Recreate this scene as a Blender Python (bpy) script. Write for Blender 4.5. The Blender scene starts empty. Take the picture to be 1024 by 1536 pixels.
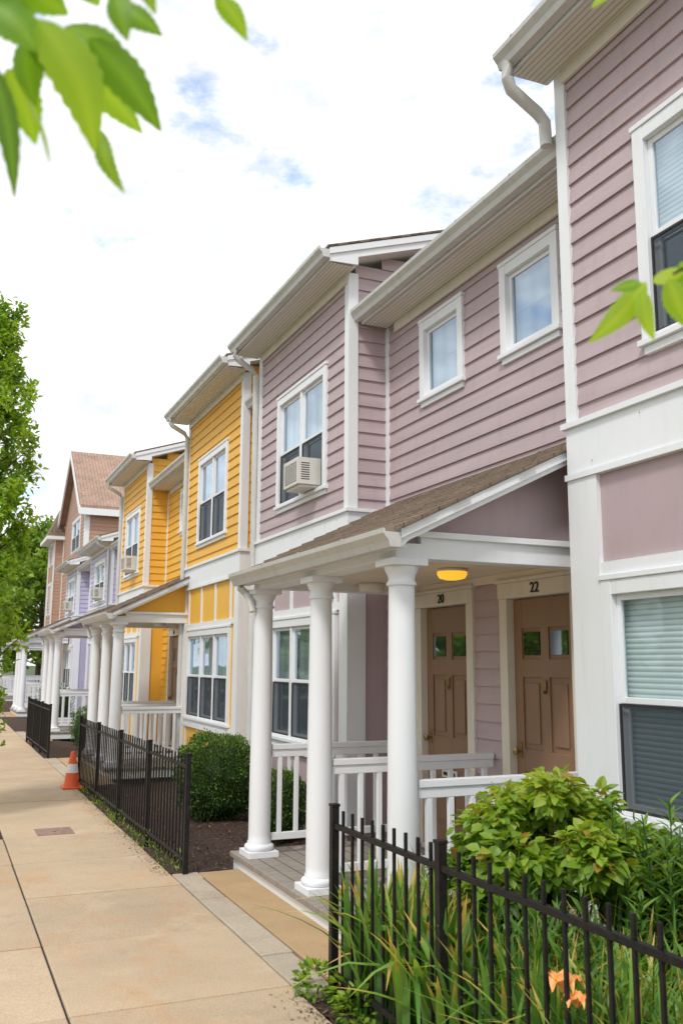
import bpy, math, random
import numpy as np
from mathutils import Vector, Matrix
random.seed(7); rng=np.random.default_rng(11)
scene=bpy.context.scene
COL=scene.collection
# ------------------------------------------------------------------ materials
def newmat(name):
    m=bpy.data.materials.new(name); m.use_nodes=True
    nt=m.node_tree; b=nt.nodes['Principled BSDF']; return m,nt,b
def L(nt,a,b): nt.links.new(a,b)
def pos_node(nt,scale=(1,1,1)):
    g=nt.nodes.new('ShaderNodeNewGeometry'); mp=nt.nodes.new('ShaderNodeMapping')
    mp.inputs['Scale'].default_value=scale; L(nt,g.outputs['Position'],mp.inputs['Vector']); return mp.outputs[0]
def noise(nt,vec,scale,detail=4,rough=.55):
    n=nt.nodes.new('ShaderNodeTexNoise'); n.inputs['Scale'].default_value=scale; n.inputs['Detail'].default_value=detail
    n.inputs['Roughness'].default_value=rough; L(nt,vec,n.inputs['Vector']); return n.outputs['Fac']
def ramp(nt,fac,stops):
    r=nt.nodes.new('ShaderNodeValToRGB'); L(nt,fac,r.inputs['Fac'])
    els=r.color_ramp.elements
    while len(els)<len(stops): els.new(.5)
    for e,(p,c) in zip(els,stops):
        e.position=p; e.color=(c[0],c[1],c[2],1) if not isinstance(c,(int,float)) else (c,c,c,1)
    return r.outputs['Color']
def mixc(nt,fac,a,b,mode='MIX'):
    n=nt.nodes.new('ShaderNodeMix'); n.data_type='RGBA'; n.blend_type=mode
    if isinstance(fac,(int,float)): n.inputs[0].default_value=fac
    else: L(nt,fac,n.inputs[0])
    for i,v in ((6,a),(7,b)):
        if isinstance(v,tuple): n.inputs[i].default_value=(v[0],v[1],v[2],1)
        else: L(nt,v,n.inputs[i])
    return n.outputs[2]
def bump(nt,b,h,strength=.3,dist=.01):
    n=nt.nodes.new('ShaderNodeBump'); n.inputs['Strength'].default_value=strength; n.inputs['Distance'].default_value=dist
    L(nt,h,n.inputs['Height']); L(nt,n.outputs[0],b.inputs['Normal'])
def paint(name,col,rough=.55,var=.12,dirt=.25,scale=(1,1,1)):
    m,nt,b=newmat(name)
    p=pos_node(nt,scale)
    n1=noise(nt,p,1.6,3)
    c0=tuple(c*(1-var) for c in col); c1=tuple(min(1,c*(1+var)) for c in col)
    c=ramp(nt,n1,[(.3,c0),(.7,c1)])
    ps=pos_node(nt,(6,6,1.1)); n3=noise(nt,ps,2.0,4,.65)
    st=ramp(nt,n3,[(.52,0),(.85,dirt)])
    c=mixc(nt,st,c,(col[0]*.62,col[1]*.58,col[2]*.52))
    L(nt,c,b.inputs['Base Color']); b.inputs['Roughness'].default_value=rough
    return m
M={}
M['mauve']=paint('mauve_siding',(.475,.375,.395),.6,.08,.35,(.6,.5,6))
M['mauve2']=paint('mauve_panel',(.46,.36,.38),.6,.04,.2)
M['yellow']=paint('yellow_siding',(.80,.44,.055),.6,.06,.25,(.6,.5,6))
M['yellow2']=paint('yellow_panel',(.82,.46,.06),.6,.04,.2)
M['lav']=paint('lavender_siding',(.52,.50,.66),.6,.07,.2,(.6,.5,6))
M['lav2']=paint('lavender_panel',(.45,.43,.56),.6,.05,.2)
M['brown']=paint('tan_brown_siding',(.46,.28,.20),.6,.07,.2,(.6,.5,6))
M['white']=paint('white_trim',(.80,.82,.85),.45,.02,.2)
M['white2']=paint('white_column',(.80,.82,.86),.4,.02,.12)
M['gutter']=paint('gutter_metal',(.60,.60,.58),.4,.08,.6)
M['cream']=paint('porch_ceiling',(.76,.69,.57),.6,.04,.15)
M['casing']=paint('door_casing',(.74,.69,.60),.5,.04,.35)
M['door']=paint('brown_door',(.27,.16,.095),.45,.06,.2)
M['fnd']=paint('foundation_panel',(.36,.26,.27),.8,.08,.4)
M['metal']=paint('ac_plastic',(.68,.66,.60),.5,.05,.3)
M['dark']=paint('dark_gap',(.02,.02,.022),.7,.1,.1)
M['brass']=paint('aged_brass',(.35,.26,.12),.35,.05,.2); M['brass'].node_tree.nodes['Principled BSDF'].inputs['Metallic'].default_value=.9
m,nt,b=newmat('soffit'); w=nt.nodes.new('ShaderNodeTexWave'); w.bands_direction='X'; w.inputs['Scale'].default_value=7.5
L(nt,pos_node(nt),w.inputs['Vector']); c=ramp(nt,w.outputs['Fac'],[(.0,(.42,.40,.35)),(.22,(.74,.72,.66))])
L(nt,c,b.inputs['Base Color']); b.inputs['Roughness'].default_value=.6; bump(nt,b,w.outputs['Fac'],.4,.01); M['soffit']=m
def shingle(name,c1,c2,c3):
    m,nt,b=newmat(name); g=nt.nodes.new('ShaderNodeNewGeometry'); sp=nt.nodes.new('ShaderNodeSeparateXYZ'); L(nt,g.outputs['Position'],sp.inputs[0])
    cb=nt.nodes.new('ShaderNodeCombineXYZ'); L(nt,sp.outputs['Y'],cb.inputs['X']); L(nt,sp.outputs['X'],cb.inputs['Y'])
    br=nt.nodes.new('ShaderNodeTexBrick'); L(nt,cb.outputs[0],br.inputs['Vector'])
    br.inputs['Scale'].default_value=1; br.inputs['Brick Width'].default_value=.3; br.inputs['Row Height'].default_value=.125
    br.inputs['Mortar Size'].default_value=.006; br.inputs['Mortar'].default_value=(.035,.03,.025,1)
    br.inputs['Color1'].default_value=(*c1,1); br.inputs['Color2'].default_value=(*c2,1)
    n=noise(nt,pos_node(nt),60,2); c=mixc(nt,n,br.outputs['Color'],c3); 
    c=mixc(nt,ramp(nt,noise(nt,pos_node(nt),2.2,4),[(.4,0),(.7,.45)]),c,(.13,.115,.08))
    L(nt,c,b.inputs['Base Color']); b.inputs['Roughness'].default_value=.95
    ad=nt.nodes.new('ShaderNodeMath'); ad.operation='SUBTRACT'; L(nt,n,ad.inputs[0]); L(nt,br.outputs['Fac'],ad.inputs[1]); bump(nt,b,ad.outputs[0],.8,.012)
    return m
M['shingle']=shingle('brown_shingles',(.20,.14,.10),(.33,.23,.16),(.17,.13,.10))
M['shingle2']=shingle('tan_shingles',(.44,.28,.22),(.50,.33,.26),(.38,.25,.19))
def glassmat(name,base,rc=(.86,.93,1)):
    m,nt,b=newmat(name); nt.nodes.remove(b); o=nt.nodes['Material Output']
    t=nt.nodes.new('ShaderNodeBsdfTransparent'); t.inputs[0].default_value=(.80,.86,.88,1)
    gl=nt.nodes.new('ShaderNodeBsdfGlossy'); gl.inputs['Roughness'].default_value=.03; gl.inputs['Color'].default_value=(*rc,1)
    lw=nt.nodes.new('ShaderNodeLayerWeight'); lw.inputs['Blend'].default_value=.5
    pw=nt.nodes.new('ShaderNodeMath'); pw.operation='POWER'; pw.inputs[1].default_value=3; L(nt,lw.outputs['Facing'],pw.inputs[0])
    mr=nt.nodes.new('ShaderNodeMapRange'); mr.inputs['To Min'].default_value=base; mr.inputs['To Max'].default_value=.95; L(nt,pw.outputs[0],mr.inputs['Value'])
    bp=nt.nodes.new('ShaderNodeBump'); bp.inputs['Strength'].default_value=.10; bp.inputs['Distance'].default_value=.02; L(nt,noise(nt,pos_node(nt),2.2,1),bp.inputs['Height']); L(nt,bp.outputs[0],gl.inputs['Normal'])
    mx=nt.nodes.new('ShaderNodeMixShader'); L(nt,mr.outputs[0],mx.inputs[0]); L(nt,t.outputs[0],mx.inputs[1]); L(nt,gl.outputs[0],mx.inputs[2]); L(nt,mx.outputs[0],o.inputs[0]); return m
M['glass']=glassmat('window_glass',.34,(.66,.78,.92))
M['glass2']=glassmat('ground_window_glass',.07,(.6,.68,.72))
m,nt,b=newmat('insect_screen'); o=nt.nodes['Material Output']; t=nt.nodes.new('ShaderNodeBsdfTransparent'); b.inputs['Base Color'].default_value=(.035,.05,.07,1); b.inputs['Roughness'].default_value=.6
mx=nt.nodes.new('ShaderNodeMixShader'); mx.inputs[0].default_value=.62; L(nt,t.outputs[0],mx.inputs[1]); L(nt,b.outputs[0],mx.inputs[2]); L(nt,mx.outputs[0],o.inputs[0]); M['screen']=m
m,nt,b=newmat('window_blinds'); w=nt.nodes.new('ShaderNodeTexWave'); w.bands_direction='Z'; w.inputs['Scale'].default_value=9.5; L(nt,pos_node(nt),w.inputs['Vector'])
L(nt,ramp(nt,w.outputs['Fac'],[(.0,(.50,.57,.57)),(.35,(.86,.92,.90))]),b.inputs['Base Color']); b.inputs['Roughness'].default_value=.6; bump(nt,b,w.outputs['Fac'],.3,.015); M['blinds']=m
m,nt,b=newmat('curtain'); w=nt.nodes.new('ShaderNodeTexWave'); w.bands_direction='Y'; w.inputs['Scale'].default_value=1.3; w.inputs['Distortion'].default_value=3.5; w.inputs['Detail'].default_value=2; L(nt,pos_node(nt,(1,1,.35)),w.inputs['Vector'])
L(nt,ramp(nt,w.outputs['Fac'],[(.0,(.50,.54,.57)),(.8,(.70,.73,.75))]),b.inputs['Base Color']); M['curtain']=m
m,nt,b=newmat('black_iron'); n=noise(nt,pos_node(nt),25,3); L(nt,ramp(nt,n,[(.35,(.006,.006,.007)),(.8,(.02,.017,.016))]),b.inputs['Base Color']); b.inputs['Roughness'].default_value=.5; b.inputs['Specular IOR Level'].default_value=.3; M['iron']=m
def concrete(name,col,stain,st_amt):
    m,nt,b=newmat(name); p=pos_node(nt)
    n1=noise(nt,p,1.1,5,.6); n2=noise(nt,p,90,3,.7); n3=noise(nt,pos_node(nt,(1,.55,1)),1.25,6,.74)
    c=ramp(nt,n1,[(.3,tuple(x*.88 for x in col)),(.7,tuple(x*1.1 for x in col))])
    c=mixc(nt,ramp(nt,n3,[(.51,0),(.60,st_amt*.5),(.70,st_amt)]),c,stain)
    c=mixc(nt,ramp(nt,noise(nt,p,4.5,5,.72),[(.55,0),(.75,.40)]),c,tuple(x*.60 for x in col))
    c=mixc(nt,ramp(nt,noise(nt,p,2.0,5,.6),[(.56,0),(.66,.3)]),c,tuple(min(1,x*1.25+.04) for x in col))
    c=mixc(nt,ramp(nt,n2,[(.35,.45),(.6,0)]),c,tuple(x*.5 for x in col))
    oi=nt.nodes.new('ShaderNodeAttribute'); oi.attribute_name='var'
    c=mixc(nt,.30,c,oi.outputs['Fac'],'OVERLAY')
    L(nt,c,b.inputs['Base Color']); b.inputs['Roughness'].default_value=.9; bump(nt,b,n2,.35,.004); return m
M['conc']=concrete('sidewalk_concrete',(.55,.42,.285),(.60,.31,.125),.62)
M['conc2']=concrete('apron_concrete',(.48,.33,.18),(.44,.25,.12),.4)
M['concg']=concrete('worn_kerb_concrete',(.47,.40,.31),(.34,.25,.17),.7)
m,nt,b=newmat('asphalt'); n=noise(nt,pos_node(nt),80,4); L(nt,ramp(nt,n,[(.3,(.035,.035,.037)),(.7,(.075,.073,.07))]),b.inputs['Base Color']); b.inputs['Roughness'].default_value=.9; bump(nt,b,n,.5,.006); M['asphalt']=m
m,nt,b=newmat('mulch'); n=noise(nt,pos_node(nt),45,5,.7); L(nt,ramp(nt,n,[(.3,(.022,.013,.009)),(.55,(.08,.045,.03)),(.8,(.17,.11,.08))]),b.inputs['Base Color']); b.inputs['Roughness'].default_value=1; bump(nt,b,n,1,.03); M['mulch']=m
m,nt,b=newmat('mulch_chips'); a=nt.nodes.new('ShaderNodeAttribute'); a.attribute_name='var'; L(nt,ramp(nt,a.outputs['Fac'],[(0,(.02,.012,.008)),(.6,(.09,.055,.04)),(1,(.24,.16,.12))]),b.inputs['Base Color']); b.inputs['Roughness'].default_value=1; M['chips']=m
m,nt,b=newmat('grass_ground'); n=noise(nt,pos_node(nt),6,6,.7); L(nt,ramp(nt,n,[(.3,(.03,.06,.015)),(.7,(.09,.13,.04))]),b.inputs['Base Color']); b.inputs['Roughness'].default_value=1; M['ground']=m
m,nt,b=newmat('deck_wood'); n=noise(nt,pos_node(nt,(1,14,1)),6,4); w=nt.nodes.new('ShaderNodeTexWave'); w.bands_direction='X'; w.inputs['Scale'].default_value=2.3; L(nt,pos_node(nt),w.inputs['Vector'])
c=ramp(nt,n,[(.3,(.20,.17,.14)),(.7,(.36,.32,.28))]); c=mixc(nt,ramp(nt,w.outputs['Fac'],[(.0,.9),(.03,0)]),c,(.03,.025,.02)); L(nt,c,b.inputs['Base Color']); b.inputs['Roughness'].default_value=.85; M['deck']=m
def leafmat(name,stops,trans=.35,rough=.45):
    m,nt,b=newmat(name); o=nt.nodes['Material Output']; a=nt.nodes.new('ShaderNodeAttribute'); a.attribute_name='var'
    c=ramp(nt,a.outputs['Fac'],stops)
    L(nt,c,b.inputs['Base Color']); b.inputs['Roughness'].default_value=rough
    t=nt.nodes.new('ShaderNodeBsdfTranslucent'); c2=mixc(nt,1.0,c,(2.2,2.0,.9),'MULTIPLY'); L(nt,c2,t.inputs[0])
    mx=nt.nodes.new('ShaderNodeMixShader'); mx.inputs[0].default_value=trans; L(nt,b.outputs[0],mx.inputs[1]); L(nt,t.outputs[0],mx.inputs[2]); L(nt,mx.outputs[0],o.inputs[0]); return m
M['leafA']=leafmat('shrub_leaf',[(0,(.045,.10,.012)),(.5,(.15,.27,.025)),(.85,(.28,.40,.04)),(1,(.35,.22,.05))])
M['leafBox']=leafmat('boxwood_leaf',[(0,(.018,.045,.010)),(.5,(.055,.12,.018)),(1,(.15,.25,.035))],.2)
M['leafIris']=leafmat('iris_leaf',[(0,(.03,.085,.02)),(.5,(.09,.22,.04)),(.93,(.22,.38,.06)),(1,(.60,.42,.12))],.3)
M['leafLily']=leafmat('lily_leaf',[(0,(.03,.08,.02)),(.6,(.09,.20,.03)),(1,(.20,.33,.05))],.3)
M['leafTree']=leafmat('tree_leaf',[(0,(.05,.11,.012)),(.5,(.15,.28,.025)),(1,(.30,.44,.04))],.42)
M['leafFar']=leafmat('distant_leaf',[(0,(.05,.10,.015)),(.5,(.15,.26,.03)),(1,(.28,.40,.05))],.35)
M['leafNear']=leafmat('ash_leaf',[(0,(.08,.18,.02)),(.5,(.19,.37,.03)),(1,(.36,.52,.05))],.58)
m,nt,b=newmat('bark'); n=noise(nt,pos_node(nt,(1,1,.2)),30,4); L(nt,ramp(nt,n,[(.3,(.05,.035,.025)),(.7,(.18,.13,.10))]),b.inputs['Base Color']); b.inputs['Roughness'].default_value=.9; bump(nt,b,n,.8,.02); M['bark']=m
m,nt,b=newmat('orange_petal'); n=noise(nt,pos_node(nt),60,2); L(nt,ramp(nt,n,[(.35,(.85,.25,.05)),(.65,(.9,.50,.16))]),b.inputs['Base Color']); b.inputs['Roughness'].default_value=.5; M['petal']=m
m,nt,b=newmat('cone_orange'); b.inputs['Base Color'].default_value=(.8,.12,.03,1); M['cone']=m
m,nt,b=newmat('lamp_glow'); b.inputs['Base Color'].default_value=(.9,.5,.08,1); b.inputs['Emission Color'].default_value=(1,.50,.03,1); b.inputs['Emission Strength'].default_value=.9; M['glow']=m
m,nt,b=newmat('number_black'); b.inputs['Base Color'].default_value=(.02,.02,.02,1); M['num']=m
m,nt,b=newmat('plate_rust'); n=noise(nt,pos_node(nt),20,4); L(nt,ramp(nt,n,[(.3,(.20,.11,.08)),(.7,(.36,.22,.16))]),b.inputs['Base Color']); M['plate']=m
m,nt,b=newmat('paper'); b.inputs['Base Color'].default_value=(.8,.8,.78,1); M['paper']=m
# ------------------------------------------------------------------ builders
def empty(name,loc=(0,0,0)):
    e=bpy.data.objects.new(name,None); e.location=loc; COL.objects.link(e); return e
class B:
    def __init__(s,name,parent=None,bevel=0,smooth=False): s.n=name;s.p=parent;s.v=[];s.f=[];s.m=[];s.mats=[];s.bv=bevel;s.sm=smooth;s.var=None
    def mi(s,mat):
        if mat not in s.mats: s.mats.append(mat)
        return s.mats.index(mat)
    def face(s,mat,pts):
        i=len(s.v); s.v+= [tuple(p) for p in pts]; s.f.append(tuple(range(i,i+len(pts)))); s.m.append(s.mi(mat))
    def hexa(s,mat,c):
        i=len(s.v); s.v+=[tuple(p) for p in c]; k=s.mi(mat)
        for q in ((0,3,2,1),(4,5,6,7),(0,1,5,4),(1,2,6,5),(2,3,7,6),(3,0,4,7)): s.f.append(tuple(i+a for a in q)); s.m.append(k)
    def box(s,mat,x0,x1,y0,y1,z0,z1):
        x0,x1=min(x0,x1),max(x0,x1); y0,y1=min(y0,y1),max(y0,y1)
        s.hexa(mat,[(x0,y0,z0),(x1,y0,z0),(x1,y1,z0),(x0,y1,z0),(x0,y0,z1),(x1,y0,z1),(x1,y1,z1),(x0,y1,z1)])
    def pbox(s,mat,P,a0,a1,o0,o1,z0,z1):
        p=[P(a,o,z) for z in (z0,z1) for a,o in ((a0,o0),(a1,o0),(a1,o1),(a0,o1))]
        xs=[q[0] for q in p]; ys=[q[1] for q in p]; s.box(mat,min(xs),max(xs),min(ys),max(ys),z0,z1)
    def prism(s,mat,poly,y0,y1,mats=None):
        n=len(poly); i=len(s.v); s.v+=[(x,y0,z) for x,z in poly]+[(x,y1,z) for x,z in poly]
        s.f.append(tuple(range(i,i+n))); s.m.append(s.mi(mat)); s.f.append(tuple(range(i+2*n-1,i+n-1,-1))); s.m.append(s.mi(mat))
        for k in range(n):
            j=(k+1)%n; s.f.append((i+j,i+k,i+n+k,i+n+j)); s.m.append(s.mi(mats[k] if mats else mat))
    def lathe(s,mat,cx,cy,prof,n=28):
        i=len(s.v); k=s.mi(mat)
        for r,z in prof:
            for a in range(n): t=2*math.pi*a/n; s.v.append((cx+r*math.cos(t),cy+r*math.sin(t),z))
        for q in range(len(prof)-1):
            for a in range(n):
                b2=(a+1)%n; s.f.append((i+q*n+a,i+q*n+b2,i+(q+1)*n+b2,i+(q+1)*n+a)); s.m.append(k)
        s.f.append(tuple(i+a for a in range(n))[::-1]); s.m.append(k)
        s.f.append(tuple(i+(len(prof)-1)*n+a for a in range(n))); s.m.append(k)
    def tube(s,mat,pts,r,n=10,sq=False):
        pts=[Vector(p) for p in pts]; k=s.mi(mat); i=len(s.v); rs=r if isinstance(r,(list,tuple)) else [r]*len(pts)
        up=Vector((0,0,1))
        for j,p in enumerate(pts):
            d=(pts[min(j+1,len(pts)-1)]-pts[max(j-1,0)]).normalized()
            u=d.cross(up); 
            if u.length<.05: u=d.cross(Vector((0,1,0)))
            u.normalize(); w=u.cross(d).normalized()
            for a in range(n):
                t=2*math.pi*a/n+(math.pi/4 if sq else 0); s.v.append(tuple(p+rs[j]*(math.cos(t)*u+math.sin(t)*w)))
        for j in range(len(pts)-1):
            for a in range(n):
                b2=(a+1)%n; s.f.append((i+j*n+a,i+j*n+b2,i+(j+1)*n+b2,i+(j+1)*n+a)); s.m.append(k)
        s.f.append(tuple(i+a for a in range(n))[::-1]); s.m.append(k); s.f.append(tuple(i+(len(pts)-1)*n+a for a in range(n))); s.m.append(k)
    def done(s,recalc=True):
        me=bpy.data.meshes.new(s.n); me.from_pydata(s.v,[],s.f)
        for m_ in s.mats: me.materials.append(M[m_])
        me.polygons.foreach_set('material_index',s.m)
        if s.sm: me.polygons.foreach_set('use_smooth',[True]*len(s.f))
        if s.var is not None:
            at=me.attributes.new('var','FLOAT','POINT'); at.data.foreach_set('value',s.var)
        me.update()
        if recalc:
            import bmesh
            bm=bmesh.new(); bm.from_mesh(me); bmesh.ops.recalc_face_normals(bm,faces=bm.faces); bm.to_mesh(me); bm.free()
        ob=bpy.data.objects.new(s.n,me); COL.objects.link(ob)
        if s.p: ob.parent=s.p
        if s.bv:
            md=ob.modifiers.new('bevel','BEVEL'); md.width=s.bv; md.segments=2; md.limit_method='ANGLE'
        if s.sm:
            md=ob.modifiers.new('es','EDGE_SPLIT'); md.split_angle=math.radians(40)
        return ob
def PX(x): return lambda a,o,z:(x-o,a,z)
def PN(y): return lambda a,o,z:(a,y-o,z)
def PF(y): return lambda a,o,z:(a,y+o,z)
EXPO=.143
def cut(iv,opens,zm):
    for o in opens:
        if o[2]<zm<o[3]:
            nv=[]
            for (s0,s1) in iv:
                if o[1]<=s0 or o[0]>=s1: nv.append((s0,s1)); continue
                if o[0]>s0: nv.append((s0,o[0]))
                if o[1]<s1: nv.append((o[1],s1))
            iv=nv
    return iv
def siding(b,mat,P,a0,a1,z0,z1,opens=[],lo=None):
    z=z0
    while z<z1-1e-4:
        zt=min(z+EXPO,z1)
        br=sorted(set([z,zt]+[q for o in opens for q in (o[2],o[3]) if z<q<zt]))
        for q0,q1 in zip(br[:-1],br[1:]):
            aa=a0
            if lo: aa=max(a0,lo(q1))
            if aa>=a1: continue
            ob=.021-.018*(q0-z)/EXPO; ot=.021-.018*(q1-z)/EXPO
            for s0,s1 in cut([(aa,a1)],opens,(q0+q1)/2):
                b.face(mat,[P(s0,ob,q0),P(s1,ob,q0),P(s1,ot,q1),P(s0,ot,q1)])
                if q0==z: b.face(mat,[P(s0,-.002,q0),P(s1,-.002,q0),P(s1,ob,q0),P(s0,ob,q0)])
        z=zt
def flat(b,mat,P,a0,a1,z0,z1,opens=[]):
    br=sorted(set([z0,z1]+[q for o in opens for q in (o[2],o[3]) if z0<q<z1]))
    for q0,q1 in zip(br[:-1],br[1:]):
        for s0,s1 in cut([(a0,a1)],opens,(q0+q1)/2): b.face(mat,[P(s0,.004,q0),P(s1,.004,q0),P(s1,.004,q1),P(s0,.004,q1)])
def window(par,P,a0,a1,z0,z1,n=1,cw=.09,double=True,fill='curtain',lowfill=None,screen=True,name='window',gm='glass'):
    b=B(name,par,bevel=.004); g=B(name+'_glass',par); 
    W='white'
    b.pbox(W,P,a0,a0+cw,-.05,.042,z0+.05,z1); b.pbox(W,P,a1-cw,a1,-.05,.042,z0+.05,z1)
    b.pbox(W,P,a0-.012,a1+.012,-.05,.050,z1,z1+.035) ; b.pbox(W,P,a0+cw,a1-cw,-.05,.040,z1-cw,z1-.001)
    b.pbox(W,P,a0-.02,a1+.02,-.05,.062,z0+.012,z0+.05); b.pbox(W,P,a0+.01,a1-.01,-.05,.036,z0-.04,z0+.011)
    b.pbox(W,P,a0+cw,a1-cw,-.05,.030,z0+.051,z0+.075)
    i0,i1,k0,k1=a0+cw,a1-cw,z0+.075,z1-cw
    w=(i1-i0)/n; mid=(k0+k1)/2
    for j in range(n):
        s0=i0+j*w; s1=s0+w
        if j: b.pbox(W,P,s0-.028,s0+.028,-.05,.026,k0,k1)
        m0=s0+(.028 if j else 0); m1=s1-(.028 if j<n-1 else 0)
        fr=.038
        if double:
            for (q0,q1,of) in ((mid-.018,k1,.0),(k0,mid+.014,-.022)):
                b.pbox(W,P,m0,m0+fr,of-.026,of,q0,q1); b.pbox(W,P,m1-fr,m1,of-.026,of,q0,q1)
                b.pbox(W,P,m0+fr,m1-fr,of-.026,of-.001,q0,q0+fr); b.pbox(W,P,m0+fr,m1-fr,of-.026,of-.001,q1-fr,q1)
                g.face(gm,[P(m0+fr-.005,of-.014,q0+fr-.005),P(m1-fr+.005,of-.014,q0+fr-.005),P(m1-fr+.005,of-.014,q1-fr+.005),P(m0+fr-.005,of-.014,q1-fr+.005)])
            if screen: 
                g.face('screen',[P(m0+.01,.006,k0+.01),P(m1-.01,.006,k0+.01),P(m1-.01,.006,mid-.02),P(m0+.01,.006,mid-.02)])
                for q in (m0,m1-.016): g.pbox('dark',P,q,q+.016,.004,.014,k0,mid-.019)
                g.pbox('dark',P,m0+.016,m1-.016,.004,.013,k0,k0+.016); g.pbox('dark',P,m0+.016,m1-.016,.004,.013,mid-.035,mid-.019)
        else:
            b.pbox(W,P,m0,m0+fr,-.03,.0,k0,k1); b.pbox(W,P,m1-fr,m1,-.03,.0,k0,k1); b.pbox(W,P,m0+fr,m1-fr,-.03,-.001,k0,k0+fr); b.pbox(W,P,m0+fr,m1-fr,-.03,-.001,k1-fr,k1)
            g.face(gm,[P(m0+fr,-.014,k0+fr),P(m1-fr,-.014,k0+fr),P(m1-fr,-.014,k1-fr),P(m0+fr,-.014,k1-fr)])
    fd=-.07
    if fill: g.face(fill,[P(i0-.02,fd,mid),P(i1+.02,fd,mid),P(i1+.02,fd,k1+.02),P(i0-.02,fd,k1+.02)])
    if lowfill: g.face(lowfill,[P(i0-.02,fd-.002,k0-.02),P(i1+.02,fd-.002,k0-.02),P(i1+.02,fd-.002,mid-.001),P(i0-.02,fd-.002,mid-.001)])
    g.face('dark',[P(i0,-.7,k0),P(i1,-.7,k0),P(i1,-.7,k1),P(i0,-.7,k1)])
    for q in (i0-.03,i1+.03): g.face('dark',[P(q,-.06,k0-.03),P(q,-.7,k0-.03),P(q,-.7,k1+.03),P(q,-.06,k1+.03)])
    for q in (k0-.03,k1+.03): g.face('dark',[P(i0-.03,-.06,q),P(i0-.03,-.7,q),P(i1+.03,-.7,q),P(i1+.03,-.06,q)])
    b.done(); g.done(recalc=False)
def opening(a0,a1,z0,z1,cw=.09): return (a0+cw*.6,a1-cw*.6,z0+.02,z1-cw*.6)
SL=.33
def gutter(b,x,y0,y1,zt,mat='gutter',s=1):
    poly=[(x,zt-.11*s),(x-.07*s,zt-.11*s),(x-.085*s,zt-.07*s),(x-.12*s,zt-.03*s),(x-.125*s,zt),(x-.11*s,zt),(x-.105*s,zt-.02*s),(x,zt-.02*s)]
    b.prism(mat,poly,y0,y1)
    k=y0+.6
    while k<y1-.2: b.box(mat,x-.128*s,x-.002,k,k+.02,zt-.004,zt+.004); k+=.8
def roof(par,y0,y1,xe,ze,xw,xr=8.2,slope=SL,sh='shingle'):
    b=B('roof',par)
    zr=ze+slope*(xr-xe); xb=2*xr-xe
    zs=ze-.13
    poly=[(xe,ze-.145),(xe,ze),(xr,zr),(xb,ze),(xb,ze-.145),(xr,zr-.15),(xw,ze+slope*(xw-xe)-.15),(xw,zs)]
    b.prism('white',poly,y0,y1)
    p2=[(xe-.03,ze-.006),(xe-.03,ze+.016),(xr,zr+.028),(xb+.03,ze+.016),(xb+.03,ze-.006),(xr,zr+.004)]
    b.prism(sh,p2,y0-.025,y1+.025)
    for ya,yb in ((y0-.018,y0-.002),(y1+.002,y1+.018)):
        b.prism('white',[(xe-.005,ze-.075),(xe-.005,ze-.006),(xr,zr-.006),(xr,zr-.075)],ya,yb)
    b.face('soffit',[(xe+.02,y0+.02,zs-.022),(xw-.03,y0+.02,zs-.022),(xw-.03,y1-.02,zs-.022),(xe+.02,y1-.02,zs-.022)])
    gutter(b,xe-.006,y0-.02,y1+.02,ze-.01)
    b.box('casing',xw-.045,xw-.021,y0+.2,y1-.2,zs-.13,zs-.024)
    b.done()
def downspout(par,pts,r=.042):
    b=B('downspout',par,smooth=True); b.tube('gutter',pts,r,12)
    b.done()
XP,XR=3.75,4.19
Z0,ZB=2.96,3.30
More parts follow.
